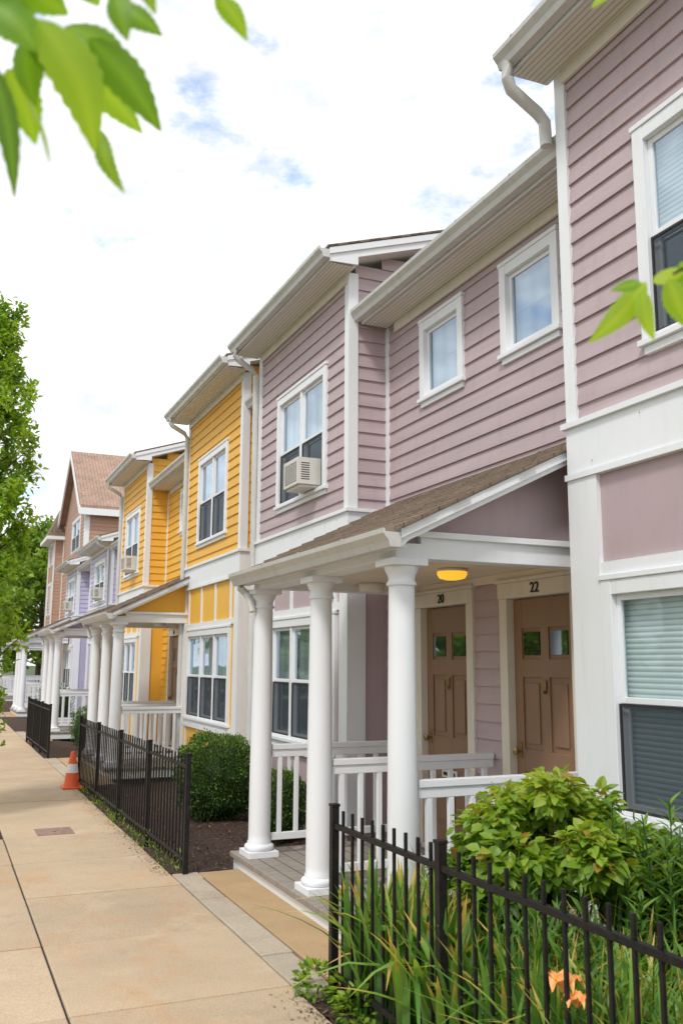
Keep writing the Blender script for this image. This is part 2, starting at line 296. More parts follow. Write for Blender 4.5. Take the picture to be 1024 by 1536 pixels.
def proj(par,y0,y1,sid,pan,xp=XP,xr=XR,wu=None,wg=None,ridge=8.2,gfill='curtain',ze=6.05,roofoff=(.2,.14),ulow=None,uf='curtain',gl=None,sh='shingle',batten=True,cwid=.17,gg='glass'):
    s=B('siding',par); P=PX(xp); xe=xp-.33; top=ze-.15
    ou=[opening(*wu[:4])] if wu else []
    siding(s,sid,P,y0+.05,y1-.05,ZB,top,ou)
    lo=lambda z: xe+(z-ze+.12)/SL
    siding(s,sid,PN(y0),xp+.05,9.5,ZB,ze+SL*(ridge-xe)-.2,[],lo)
    siding(s,sid,PF(y1),xp+.05,9.5,ZB,ze+SL*(ridge-xe)-.2,[],lo)
    og=[opening(*wg[:4])] if wg else []
    flat(s,pan,P,y0,y1,0,ZB,og); flat(s,pan,PN(y0),xp,9.5,0,ZB); flat(s,pan,PF(y1),xp,9.5,0,ZB)
    s.done(recalc=False)
    t=B('trim',par,bevel=.004); W='white'
    for ya,yb in ((y0-.03,y0+.075),(y1-.075,y1+.03)):
        t.box(W,xp-.032,xp+.0,ya,yb,ZB+.04,top)
    t.box(W,xp+.001,xp+.08,y0-.030,y0-.0,ZB+.04,top); t.box(W,xp+.001,xp+.08,y1,y1+.030,ZB+.04,top)
    for ya,yb in ((y0-.034,y0+cwid),(y1-cwid,y1+.034)):
        t.box(W,xp-.036,xp+.0,ya,yb,.12,Z0-.01)
    t.box(W,xp+.001,xp+.17,y0-.034,y0,.12,Z0-.01); t.box(W,xp+.001,xp+.17,y1,y1+.034,.12,Z0-.01)
    t.box(W,xp-.034,xp+.0,y0-.033,y1+.033,Z0+.03,ZB); t.box(W,xp-.06,xp+.0,y0-.06,y1+.06,ZB,ZB+.038); t.box(W,xp-.05,xp+.0,y0-.045,y1+.045,Z0-.01,Z0+.03)
    t.box(W,xp+.001,xr-.02,y0-.033,y0-.0,Z0+.03,ZB); t.box(W,xp+.001,xr-.02,y0-.06,y0,ZB,ZB+.036); t.box(W,xp+.001,xr-.02,y0-.045,y0,Z0-.01,Z0+.028)
    t.box('fnd',xp-.02,xp+.0,y0+cwid,y1-cwid,-.05,.14)
    if wg:
        a0,a1,b0,b1=wg[:4]; n=wg[4]; c1=cwid+.001
        t.box(W,xp-.030,xp+.0,y0+c1,y1-c1,b1+.036,b1+.115)
        t.box(W,xp-.030,xp+.0,y0+c1,a0-.02,b0-.08,b0-.0)
        if a1+.02<y1-c1: t.box(W,xp-.030,xp+.0,a1+.02,y1-c1,b0-.08,b0-.0)
        t.box(W,xp-.046,xp+.0,a0-.02,min(a1+.02,y1-c1),b0-.10,b0-.041)
        for j in range(n+1):
            yy=a0+.045+(a1-a0-.09)*j/n
            if batten: t.box(W,xp-.024,xp+.0,yy-.03,yy+.03,b1+.116,Z0-.011)
            if batten: t.box(W,xp-.024,xp+.0,yy-.03,yy+.03,.141,b0-.101)
    # rusty nail heads on the band
    k=y0+.25
    while k<y1-.1:
        for zz in (Z0+.08,ZB-.06):
            if random.random()<.5: t.box('plate',xp-.0352,xp-.0345,k,k+.009,zz,zz+.009); t.box('cream',xp-.0349,xp-.0344,k+.001,k+.007,zz-.03,zz-.001)
        k+=random.uniform(.25,.45)
    t.done()
    if wu: window(par,P,*wu[:4],n=wu[4],fill=uf,lowfill=ulow,name='upper_window')
    if wg: window(par,P,*wg[:4],n=wg[4],fill=gfill,lowfill=gl,name='ground_window',gm=gg)
    roof(par,y0-roofoff[0],y1+roofoff[1],xe,ze,xp,ridge,sh=sh)
def rec(par,y0,y1,sid,pan,xr=XR,wins=[],doors=[],ze=5.48,ridge=8.2,sh='shingle'):
    s=B('siding',par); P=PX(xr); xe=xr-.33; top=ze-.15
    opens=[opening(*w) for w in wins]+[(d-.44,d+.44,0,2.33) for d in doors]
    siding(s,sid,P,y0,y1,.15,top,opens); flat(s,pan,PX(xr),y0,y1,-.05,.15,[(d-.44,d+.44,0,2.33) for d in doors])
    s.done(recalc=False)
    for w in wins: window(par,P,*w,n=1,double=False,name='upper_window',fill='curtain',lowfill='curtain')
    roof(par,y0+.03,y1-.04,xe,ze,xr,ridge,sh=sh)
    t=B('corner_trim',par,bevel=.004); t.box('white',xr-.03,xr-.0,y1-.075,y1-.004,3.3,top); t.box('white',xr-.03,xr,y0+.004,y0+.07,3.3,top); t.done()
def door(par,yc,x,num,zb=.14,w=.80,h=2.13):
    e=par; b=B('front_door',e,bevel=.004); P=PX(x); a0,a1=yc-w/2,yc+w/2; zt=zb+h
    b.pbox('door',P,a0,a1,-.09,-.045,zb,zt)
    st=.105
    def rail(q0,q1): b.pbox('door',P,a0+st,a1-st,-.045,-.031,q0,q1)
    b.pbox('door',P,a0,a0+st,-.045,-.03,zb,zt); b.pbox('door',P,a1-st,a1,-.045,-.03,zb,zt)
    b.pbox('door',P,yc-.05,yc+.05,-.045,-.0305,zb,zt-.12)
    for q0,q1 in ((0,.2),(.80,.97),(1.52,1.66),(1.90,h)): rail(zb+q0,zb+q1)
    for c in (-1,1):
        m0=yc+c*.05 if c>0 else a0+st; m1=a1-st if c>0 else yc-.05
        for q0,q1 in ((.2,.80),(.97,1.52)): b.pbox('door',P,m0+.04,m1-.04,-.045,-.033,zb+q0+.045,zb+q1-.045)
        b.pbox('dark',P,m0+.02,m1-.02,-.046,-.036,zb+1.69,zb+1.87); 
    b.done()
    g=B('door_glass',e)
    for c in (-1,1):
        m0=yc+c*.05 if c>0 else a0+st; m1=a1-st if c>0 else yc-.05
        g.face('glass',[P(m0+.02,-.034,zb+1.69),P(m1-.02,-.034,zb+1.69),P(m1-.02,-.034,zb+1.87),P(m0+.02,-.034,zb+1.87)])
    g.done(recalc=False)
    h_=B('door_hardware',e,bevel=.003)
    h_.pbox('brass',P,yc-.025,yc+.025,-.03,-.012,zb+1.42,zb+1.50); h_.pbox('brass',P,yc-.016,yc+.016,-.03,.004,zb+1.40,zb+1.42)
    h_.pbox('metal',P,yc-.13,yc+.13,-.03,-.018,zb+.62,zb+.69); h_.pbox('dark',P,yc-.10,yc+.10,-.018,-.015,zb+.64,zb+.67)
    ky=a1-.06
    h_.pbox('brass',P,ky-.02,ky+.02,-.03,-.022,zb+.9,zb+1.02); h_.done()
    k=B('door_knob',e,smooth=True); k.tube('brass',[P(ky,-.022,zb+.95),P(ky,.0,zb+.95),P(ky,.01,zb+.95),P(ky,.03,zb+.95),P(ky,.04,zb+.95)],[.012,.012,.026,.03,.012],12); k.done()
    c=B('door_casing',e,bevel=.004)
    c.pbox('casing',P,a0-.11,a0-.004,-.09,.036,zb,zt+.01); c.pbox('casing',P,a1+.004,a1+.11,-.09,.036,zb,zt+.01)
    c.pbox('casing',P,a0-.12,a1+.12,-.09,.042,zt+.011,zt+.135); c.pbox('casing',P,a0-.14,a1+.14,-.02,.062,zt+.136,zt+.165)
    c.pbox('metal',P,a0-.004,a1+.004,-.1,.05,zb-.03,zb+.012)
    c.done()
    if num:
        cu=bpy.data.curves.new('house_number','FONT'); cu.body=num; cu.size=.115; cu.extrude=.004; cu.align_x='CENTER'; cu.align_y='CENTER'; cu.materials.append(M['num'])
        o=bpy.data.objects.new('house_number',cu); COL.objects.link(o); o.parent=e
        o.matrix_world=Matrix.Translation((x-.048,yc,zt+.072))@Matrix(((0,0,-1,0),(-1,0,0,0),(0,1,0,0),(0,0,0,1)))
def column(par,x,y,z0=.12,z1=2.41,r=.095):
    b=B('column',par,bevel=.003); b.box('white2',x-.135,x+.135,y-.135,y+.135,z0,z0+.05); b.box('white2',x-.125,x+.125,y-.125,y+.125,z1-.045,z1); b.done()
    c=B('column_shaft',par,smooth=True)
    pr=[(r+.03,z0+.05)]+[(r+.012+.022*math.sin(t),z0+.075-.025*math.cos(t)) for t in np.linspace(.2,math.pi-.2,7)]+[(r+.008,z0+.105),(r+.008,z0+.12),(r,z0+.135)]
    H=z1-z0
    for t in np.linspace(.08,.92,9): pr.append((r*(1-.13*max(0,t-.25)**1.2/.6),z0+H*t))
    rt=r*.88
    pr+=[(rt,z1-.17),(rt+.012,z1-.165),(rt+.014,z1-.15),(rt+.002,z1-.14),(rt,z1-.12),(rt+.006,z1-.1),(rt+.02,z1-.075),(rt+.028,z1-.046)]
    c.lathe('white2',x,y,pr,32); c.done()
def railing(par,P,a0,a1,z0=.24,z1=1.05):
    b=B('railing',par,bevel=.004)
    b.pbox('white2',P,a0,a1,-.03,.03,z1-.045,z1); b.pbox('white2',P,a0,a1,-.018,.018,z1-.11,z1-.046); b.pbox('white2',P,a0,a1,-.02,.02,z0,z0+.06)
    n=max(2,int((a1-a0)/.145))
    for j in range(n):
        a=a0+(a1-a0)*(j+.5)/n; b.pbox('white2',P,a-.019,a+.019,-.0175,.0175,z0+.06,z1-.111)
    b.done()
def porch(par,y0,y1,cols,pan,lights=[],xw=XR,sh='shingle',sl=None):
    xe,ze=2.50,2.57; xc=2.646
    if sl is None: sl=(3.39-ze)/(XR-xe)
    f=lambda x: ze+sl*(x-xe)
    b=B('porch_roof',par)
    xw2=xw-.001
    b.prism('white',[(xe,ze-.12),(xe,ze-.004),(xw2,f(xw2)-.004),(xw2,f(xw2)-.10),(xe+.06,f(xe+.06)-.10)],y0,y1)
    x=xe-.035
    while x<xw2-.02:
        x2=min(x+.125,xw2); yy=y0-.03-random.uniform(0,.02)
        while yy<y1+.025:
            y2=min(yy+random.uniform(.22,.38),y1+.03); dz=random.uniform(0,.006)
            b.hexa(sh,[(x,yy,f(x)),(x2,yy,f(x2)),(x2,y2,f(x2)),(x,y2,f(x)),(x,yy,f(x)+.024+dz),(x2,yy,f(x2)+.012+dz),(x2,y2,f(x2)+.012+dz),(x,y2,f(x)+.024+dz)]); yy=y2+.002
        x=x2
    for ya,yb in ((y0-.02,y0-.002),(y1+.002,y1+.02)):
        b.prism('white',[(xe-.004,ze-.065),(xe-.004,ze-.008),(xw2,f(xw2)-.008),(xw2,f(xw2)-.065)],ya,yb)
    gutter(b,xe-.006,y0-.02,y1+.02,ze-.01)
    b.done()
    t=B('porch_beam',par,bevel=.004)
    ya,yb=y0+.17,y1-.19
    t.box('white',xc-.09,xc+.09,ya,yb,2.41,2.505)
    for (q0,q1) in ((ya,ya+.16),(yb-.16,yb)):
        t.box('white',xc+.0901,xw2,q0+.004,q1-.004,2.412,2.555)
    t.box('white',xe+.005,xc-.091,y0+.02,y1-.02,2.455,2.468)
    t.box('white',xc+.06,xw2,ya-.028,ya+.003,2.545,2.585)
    t.done()
    g=B('porch_gable',par)
    for q in (ya+.05,yb-.05):
        g.face(pan,[(xc,q,2.50),(xw2,q,2.50),(xw2,q,f(xw2)-.08),(xc,q,f(xc)-.08)])
    g.box('cream',xc+.05,xw2-.03,ya+.12,yb-.12,2.49,2.505)
    g.done(recalc=False)
    w=B('porch_ceiling_trim',par,bevel=.003); w.box('cream',xw2-.035,xw2-.021,ya+.1,yb-.1,2.42,2.489); w.done()
    d=B('porch_deck',par,bevel=.006); d.box('deck',2.47,xw2+.08,y0+.02,y1+.08,.075,.12); d.box('white',2.50,xw2+.05,y0+.04,y1+.06,-.05,.074); d.done()
    for yy in cols: column(par,xc,yy)
    for c in cols: railing(par,PN(c),xc+.10,xw2-.03)
    for k,(lx,ly,on) in enumerate(lights):
        l=B('porch_light',par,smooth=True)
        l.lathe('metal',lx,ly,[(.12,2.488),(.125,2.475),(.12,2.465)],28)
        l.lathe('glow' if on else 'paper',lx,ly,[(.115,2.466),(.118,2.445),(.10,2.415),(.05,2.402),(.005,2.40)],28); l.done()
    downspout(par,[(xe-.05,y1-.1,ze-.1),(xe-.05,y1-.1,ze-.14),(xe+.01,y1-.1,ze-.19),(xc-.12,y1-.2,ze-.27),(xc-.11,y1-.22,ze-.36)],.035)
def ac(par,yc,z,x=XP):
    b=B('air_conditioner',par,bevel=.006); w,d,h=.45,.28,.30
    b.box('metal',x-d,x+.02,yc-w/2,yc+w/2,z,z+h)
    for j in range(8):
        zz=z+.05+j*.026
        b.box('dark',x-d+.04,x-.14,yc-w/2-.003,yc-w/2+.002,zz,zz+.010)
    for j in range(9):
        zz=z+.035+j*.026
        b.box('dark',x-d-.003,x-d+.002,yc-w/2+.04,yc+w/2-.04,zz,zz+.011)
    for j in range(5):
        yy=yc-w/2+.07+j*.078; b.box('metal',x-d-.006,x-d-.003,yy-.006,yy+.006,z+.03,z+h-.03)
    b.box('metal',x-d+.03,x+.0,yc-w/2+.03,yc+w/2-.03,z-.03,z-.001)
    b.done()
# ------------------------------------------------------------------ MAUVE HOUSE
YC=4.71
H=empty('mauve_townhouse')
proj(H,1.85,YC,'mauve','mauve2',wu=(2.42,3.99,3.62,5.03,2),wg=(2.30,4.455,.84,2.27,2),gfill='blinds',gl='blinds',uf='blinds',batten=False,cwid=.25,gg='glass2')
rec(H,YC,8.33,'mauve','mauve2',wins=[(5.33,6.13,4.28,5.11),(6.74,7.55,4.28,5.11)],doors=[5.74,7.17])
door(H,5.74,XR,'22'); door(H,7.17,XR,'20')
proj(H,8.33,11.24,'mauve','mauve2',wu=(8.90,10.50,3.63,5.06,2),wg=(8.60,10.64,.86,2.27,3))
porch(H,4.80,7.95,(5.07,6.40,7.75),'mauve2',lights=[(3.6,6.05,True),(3.6,7.5,False)])
ac(H,9.33,3.72)
rec(H,-1.6,1.85,'mauve','mauve2',wins=[(-.9,-.1,4.27,5.12),(.5,1.3,4.27,5.12)],doors=[.6])
door(H,.6,XR,'24')
downspout(H,[(3.36,YC+.08,5.94),(3.36,YC+.08,5.82),(3.39,YC+.085,5.75),(3.62,YC+.10,5.64),(3.68,YC+.10,5.58),(3.69,YC+.10,5.40)],.045)
downspout(H,[(3.36,11.22,5.94),(3.36,11.22,5.85),(3.39,11.22,5.80),(3.62,11.29,5.70),(3.68,11.30,5.63),(3.69,11.30,3.4),(3.69,11.30,.2)],.04)
lt=B('mail_flyer',H); lt.face('paper',[(XR-.02,5.66,.80),(XR-.09,5.63,.765),(XR-.09,5.83,.75),(XR-.02,5.84,.79)]); lt.done()
# ------------------------------------------------------------------ YELLOW HOUSE
Yh=empty('yellow_townhouse')
rec(Yh,11.31,12.0,'yellow','yellow2')
proj(Yh,12.0,15.1,'yellow','yellow2',wu=(12.7,14.35,3.63,5.06,2),wg=(12.35,14.8,.86,2.27,3))
rec(Yh,15.1,18.56,'yellow','yellow2',wins=[(16.6,17.4,4.27,5.12)],doors=[16.1,17.5])
door(Yh,16.1,XR,'18'); door(Yh,17.5,XR,'16')
proj(Yh,18.56,21.3,'yellow','yellow2',wu=(19.2,20.8,3.63,5.06,2),wg=(19.0,21.0,.86,2.27,3))
porch(Yh,14.75,17.6,(15.0,16.1,17.3),'yellow2',lights=[(3.6,16.3,False)])
ac(Yh,19.6,3.72)
for yy in (15.05,21.3): downspout(Yh,[(3.36,yy-.05,5.94),(3.36,yy-.05,5.85),(3.39,yy-.05,5.80),(3.62,yy,5.70),(3.68,yy+.02,5.63),(3.69,yy+.02,.2)],.04)
# ------------------------------------------------------------------ LAVENDER HOUSE
Lh=empty('lavender_townhouse')
rec(Lh,21.36,24.9,'lav','lav2',xr=4.5,ze=4.95,wins=[(22.5,23.3,3.9,4.6)],doors=[23.5]); door(Lh,23.5,4.5,'14')
proj(Lh,24.9,28.4,'lav','lav2',xp=4.1,xr=4.5,wu=(25.7,27.5,3.45,4.65,2),wg=(25.4,27.6,.86,2.27,3),ze=5.15,roofoff=(.2,.2))
rec(Lh,28.4,31.4,'lav','lav2',xr=4.5,ze=4.95,wins=[(29.4,30.3,3.9,4.6)],doors=[])
proj(Lh,31.4,34.2,'lav','lav2',xp=4.1,xr=4.5,wu=(32.0,33.6,3.45,4.65,2),wg=(31.9,33.8,.86,2.27,3),ze=5.15,roofoff=(.2,.2))
porch(Lh,22.9,25.9,(23.2,24.4,25.6),'lav2',xw=4.05,sl=.42)
ac(Lh,26.2,3.55,4.1); ac(Lh,32.6,3.55,4.1)
downspout(Lh,[(3.7,24.85,5.0),(3.7,24.85,4.95),(4.02,24.85,4.8),(4.04,24.85,.2)],.04)
# ------------------------------------------------------------------ TAN/BROWN HOUSE
T=empty('tan_brown_townhouse')
s=B('siding',T); y0,y1,x0,ze,zp=34.4,40.8,4.65,7.65,10.2; ym=(y0+y1)/2
wr=[(35.6,38.0,3.7,5.0),(35.6,38.0,6.1,7.4)]
siding(s,'brown',PX(x0),y0,y1,.1,ze,[opening(*w) for w in wr]); siding(s,'brown',PN(y0),x0,11,.1,ze)
z=ze
while z<zp-.1:
    k=(z-ze)/(zp-ze)*(y1-y0)/2; k2=(z+.143-ze)/(zp-ze)*(y1-y0)/2
    s.face('brown',[(x0-.02,y0+k,z),(x0-.02,y1-k,z),(x0-.003,y1-k2,z+.143),(x0-.003,y0+k2,z+.143)]); z+=.143
s.done(recalc=False)
t=B('roof',T); sl=(zp-ze)/(ym-y0)
for sg,ya in ((1,y0),(-1,y1)):
    yo=ya-sg*.3; zo=ze-.3*sl
    t.hexa('shingle2',[(x0-.3,yo,zo+.02),(11,yo,zo+.02),(11,ym,zp+.02),(x0-.3,ym,zp+.02),(x0-.3,yo,zo+.16),(11,yo,zo+.16),(11,ym,zp+.16),(x0-.3,ym,zp+.16)])
    t.hexa('white',[(x0-.32,yo-sg*.02,zo-.16),(x0-.26,yo-sg*.02,zo-.16),(x0-.26,ym,zp-.12),(x0-.32,ym,zp-.12),(x0-.32,yo-sg*.02,zo+.12),(x0-.26,yo-sg*.02,zo+.12),(x0-.26,ym,zp+.12),(x0-.32,ym,zp+.12)])
t.box('white',x0-.3,11,y0-.34,y0-.28,ze-.45,ze-.2)
t.done()
c=B('trim',T,bevel=.004)
for ya in (y0-.03,y1-.12): c.box('white',x0-.035,x0,ya,ya+.15,.1,ze)
c.box('white',x0+.001,x0+.15,y0-.03,y0,.1,ze)
for zz in (3.1,5.5): c.box('white',x0-.034,x0,y0+.12,y1-.12,zz,zz+.25)
c.done()
for w in wr: window(T,PX(x0),*w,n=2,name='upper_window')
s=B('bay_siding',T); siding(s,'brown',PX(4.3),40.9,43.2,.1,7.2); siding(s,'brown',PN(40.9),4.3,4.7,.1,7.2); s.done(recalc=False)
t=B('bay_roof',T); t.hexa('shingle',[(3.95,40.6,7.2),(9,40.6,7.2),(9,43.5,7.2),(3.95,43.5,7.2),(4.6,41.0,8.7),(9,41.0,9),(9,43.1,9),(4.6,43.1,8.7)]); t.box('white',3.9,9,40.55,43.55,7.05,7.195)
for ya in (40.86,43.1): t.box('white',4.26,4.30,ya,ya+.18,.1,7.04)
t.done()
window(T,PX(4.3),41.4,42.8,3.8,5.2,n=2,name='bay_window'); window(T,PX(4.3),41.4,42.8,6.0,7.0,n=2,name='bay_window')
porch(T,32.5,35.5,(32.75,34.0,35.25),'lav2',xw=4.05)
F=empty('grey_townhouse')
for k in range(2):
    yy=45+k*6
    s=B('siding',F); siding(s,'lav',PX(6.0),yy,yy+5.5,.1,4.9); siding(s,'lav',PN(yy),6.0,10,.1,4.9); s.done(recalc=False); roof(F,yy-.2,yy+5.7,5.6,5.0,6.0,9.5)
    porch(F,yy+.2,yy+3.3,(yy+.45,yy+1.7,yy+3.0),'lav2',xw=6.0,sl=.25)
    window(F,PX(6.0),yy+1,yy+2.6,3.4,4.5,n=2)
# ------------------------------------------------------------------ GROUND
g=B('ground'); g.face('ground',[(-400,-300,-.16),(400,-300,-.16),(400,600,-.16),(-400,600,-.16)]); g.done(recalc=False)
g=B('road'); g.face('asphalt',[(-9,-60,-.14),(-1.5,-60,-.14),(-1.5,220,-.14),(-9,220,-.14)]); g.done(recalc=False)
g=B('kerb',None,bevel=.015); y=-20
while y<80:
    g.box('concg',-1.5,-1.36,y+.004,y+2.996,-.3,.0); y+=3
g.var=[.5]*len(g.v); g.done()
sw=B('sidewalk',None,bevel=.008); var=[]
yy=-7.5
while yy<70:
    for xa,xb in ((-1.35,.714),(.726,1.91)):
        if xa<0 and 9.9<yy<11.5: xb=-.6
        z=random.uniform(-.004,.004); sw.box('conc',xa,xb,yy+.006,yy+1.244,-.15,z); var+=[random.uniform(.34,.62)]*8
    yy+=1.25
sw.var=var; sw.done()
g=B('sidewalk_base'); g.face('dark',[(-1.35,-8,-.016),(1.92,-8,-.016),(1.92,70,-.016),(-1.35,70,-.016)]); g.done(recalc=False)
b=B('opposite_sidewalk'); b.box('conc',-11,-9,-60,200,-.2,0); b.var=[.5]*8; b.done()
ap=B('porch_apron',None,bevel=.008)
for ya,yb in ((4.86,7.86),(13.9,17.95),(22.0,25.0),(32,35)):
    q=ya
    while q<yb-.05:
        q2=min(q+random.uniform(.5,.9),yb); ap.box('concg',1.918,2.13+random.uniform(-.015,.015),q+.004,q2-.002,-.15,.004+random.uniform(-.003,.004)); q=q2
    ap.box('conc2',2.148,2.52,ya,yb,-.15,-.001)
ap.var=[random.uniform(.38,.6) if i%8==0 else 0 for i in range(len(ap.v))]
for i in range(len(ap.var)): ap.var[i]=ap.var[i-i%8]
ap.done()
def bed(name,x0,x1,y0,y1):
    nx=int((x1-x0)/.06); ny=int((y1-y0)/.06); X,Y=np.meshgrid(np.linspace(x0,x1,nx),np.linspace(y0,y1,ny))
    Z=-.02+.018*np.sin(X*7+Y*3)+rng.uniform(-.012,.012,X.shape)
    b=B(name,None,smooth=True); b.v=[tuple(p) for p in np.stack([X,Y,Z],-1).reshape(-1,3)]
    k=b.mi('mulch')
    for j in range(ny-1):
        for i in range(nx-1): a=j*nx+i; b.f.append((a,a+1,a+nx+1,a+nx)); b.m.append(k)
    b.done(recalc=False)
bed('mulch_bed',1.915,3.78,-3,4.85); bed('mulch_bed',1.915,3.78,7.87,13.9); bed('mulch_bed',1.915,3.78,17.96,21.98)
g=B('mulch_bed'); g.face('mulch',[(1.915,25,-.01),(4.2,25,-.01),(4.2,32,-.01),(1.915,32,-.01)]); g.face('mulch',[(1.915,35,-.01),(4.2,35,-.01),(4.2,60,-.01),(1.915,60,-.01)]); g.done(recalc=False)
g=B('tree_pit'); g.face('mulch',[(-.6,10.0,-.010),(.72,10.0,-.010),(.72,12.5,-.010),(-.6,12.5,-.010)]); g.done(recalc=False)
# ------------------------------------------------------------------ leaf scatter helper
def leaves(name,mat,C,D,Nn,Ln,Wd,var,fold=.15,droop=.0,parent=None,extra=None):
    n=len(C); D=D/np.linalg.norm(D,axis=1,keepdims=True); S=np.cross(D,Nn); S/=np.linalg.norm(S,axis=1,keepdims=True)+1e-9; Nn=np.cross(S,D)
    Ln=np.asarray(Ln).reshape(-1,1)*np.ones((n,1)); Wd=np.asarray(Wd).reshape(-1,1)*np.ones((n,1))
    v=np.empty((n,8,3))
    v[:,0]=C
    v[:,1]=C+D*Ln*.35+S*Wd*.5+Nn*fold*Wd
    v[:,2]=C+D*Ln*.35
    v[:,3]=C+D*Ln*.35-S*Wd*.5+Nn*fold*Wd
    v[:,4]=C+D*Ln*.7+S*Wd*.36+Nn*(fold*Wd-droop*Ln*.5)
    v[:,5]=C+D*Ln*.7-Nn*droop*Ln*.5
    v[:,6]=C+D*Ln*.7-S*Wd*.36+Nn*(fold*Wd-droop*Ln*.5)
    v[:,7]=C+D*Ln-Nn*droop*Ln
    base=(np.arange(n)*8)[:,None]
    quads=np.concatenate([base+np.array([1,4,5,2]),base+np.array([2,5,6,3])],0)
    tris=np.concatenate([base+np.array([0,1,2]),base+np.array([0,2,3]),base+np.array([4,7,5]),base+np.array([5,7,6])],0)
    me=bpy.data.meshes.new(name)
    fs=[tuple(q) for q in quads.tolist()]+[tuple(q) for q in tris.tolist()]
    vv=v.reshape(-1,3).tolist(); va=np.repeat(np.asarray(var),8).tolist(); mi=[0]*len(fs)
    mats=[mat]
    if extra:
        off=len(vv); vv+=list(extra.v); fs+=[tuple(a+off for a in f) for f in extra.f]; va+=[.15]*len(extra.v)
        for q in extra.mats: mats.append(q)
        mi+=[1+k for k in extra.m]
    me.from_pydata(vv,[],fs)
    for q in mats: me.materials.append(M[q])
    me.polygons.foreach_set('material_index',mi)
    at=me.attributes.new('var','FLOAT','POINT'); at.data.foreach_set('value',va); me.update()
    ob=bpy.data.objects.new(name,me); COL.objects.link(ob)
    if parent: ob.parent=parent
    return ob
def rdir(n):
    d=rng.normal(size=(n,3)); return d/np.linalg.norm(d,axis=1,keepdims=True)
n=7000; C=np.stack([rng.uniform(1.93,3.6,n),np.where(rng.random(n)<.5,rng.uniform(3.0,4.83,n),rng.uniform(7.9,13.8,n)),rng.uniform(-.02,.012,n)],1)
D=rdir(n); D[:,2]*=.25; N=np.tile([0,0,1.],(n,1))+.3*rdir(n); leaves('mulch_chips','chips',C,D,N,rng.uniform(.015,.05,n),rng.uniform(.008,.018,n),rng.random(n),.0)
n=1500; e=np.abs(rng.normal(size=n))*.08; yb=np.where(rng.random(n)<.75,rng.uniform(7.8,14,n),rng.uniform(2.5,4.9,n)); C=np.stack([1.92-e,yb,np.full(n,.006)],1); D=rdir(n); D[:,2]*=.1
leaves('walk_debris','chips',C,D,np.tile([0,0,1.],(n,1))+.2*rdir(n),rng.uniform(.008,.03,n),rng.uniform(.005,.012,n),rng.random(n),.0)
def boxwood(cx,cy,rx,rz,n,name='boxwood_shrub'):
    u=rdir(n); bumpf=1+.07*np.sin(u[:,0]*9+cx)*np.cos(u[:,1]*8)+.06*np.sin(u[:,2]*11+u[:,0]*5)
    rad=bumpf*(1-.18*rng.random(n)**2)+(rng.random(n)<.05)*.08; q=np.sign(u)*np.abs(u)**.85
    C=np.stack([cx+rx*q[:,0]*rad,cy+rx*q[:,1]*rad,rz*1.0+rz*q[:,2]*rad],1); C[:,2]=np.maximum(C[:,2],.03)
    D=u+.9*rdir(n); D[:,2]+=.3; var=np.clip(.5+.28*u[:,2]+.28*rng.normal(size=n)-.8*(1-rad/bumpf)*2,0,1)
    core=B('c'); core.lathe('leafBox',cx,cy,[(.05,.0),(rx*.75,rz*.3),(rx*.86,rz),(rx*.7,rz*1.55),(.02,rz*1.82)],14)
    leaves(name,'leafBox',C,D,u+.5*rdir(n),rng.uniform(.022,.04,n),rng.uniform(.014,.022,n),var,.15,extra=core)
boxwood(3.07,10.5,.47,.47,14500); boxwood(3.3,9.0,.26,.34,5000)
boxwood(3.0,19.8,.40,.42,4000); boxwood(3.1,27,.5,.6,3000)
n=9500; clumps=[]
HX,HY=2.98,4.0
for k in range(46):
    a=rng.uniform(0,2*math.pi); r=math.sqrt(rng.random())*.52; zt=1.12+.06*rng.random()-.36*(r/.52)**2*.9
    clumps.append((HX+r*math.cos(a)*1.0,HY+r*math.sin(a)*1.1,zt*rng.uniform(.55,1.0),rng.uniform(.09,.17)))
cl=np.array(clumps); idx=rng.integers(0,len(cl),n); u=rdir(n); rr=(rng.random(n)**.4)
C=cl[idx,:3]+u*(cl[idx,3:4]*rr[:,None])*[1,1,.8]
D=u*[1,1,.2]+.6*rdir(n); D[:,2]-=.15; N=np.tile([0,0,1.],(n,1))+.6*rdir(n)
cv=rng.random(len(cl))*.25
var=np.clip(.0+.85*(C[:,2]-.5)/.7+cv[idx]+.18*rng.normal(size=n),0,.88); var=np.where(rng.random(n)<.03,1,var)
st=B('c')
for k in range(26):
    c=cl[k]; st.tube('bark',[(HX+.04*rng.normal(),HY+.04*rng.normal(),0),(HX+(c[0]-HX)*.5,HY+(c[1]-HY)*.5,.35),(c[0],c[1],c[2])],[.012,.008,.003],5)
leaves('hydrangea_shrub','leafA',C,D,N,rng.uniform(.045,.09,n),rng.uniform(.035,.062,n),var,.10,.15,extra=st)
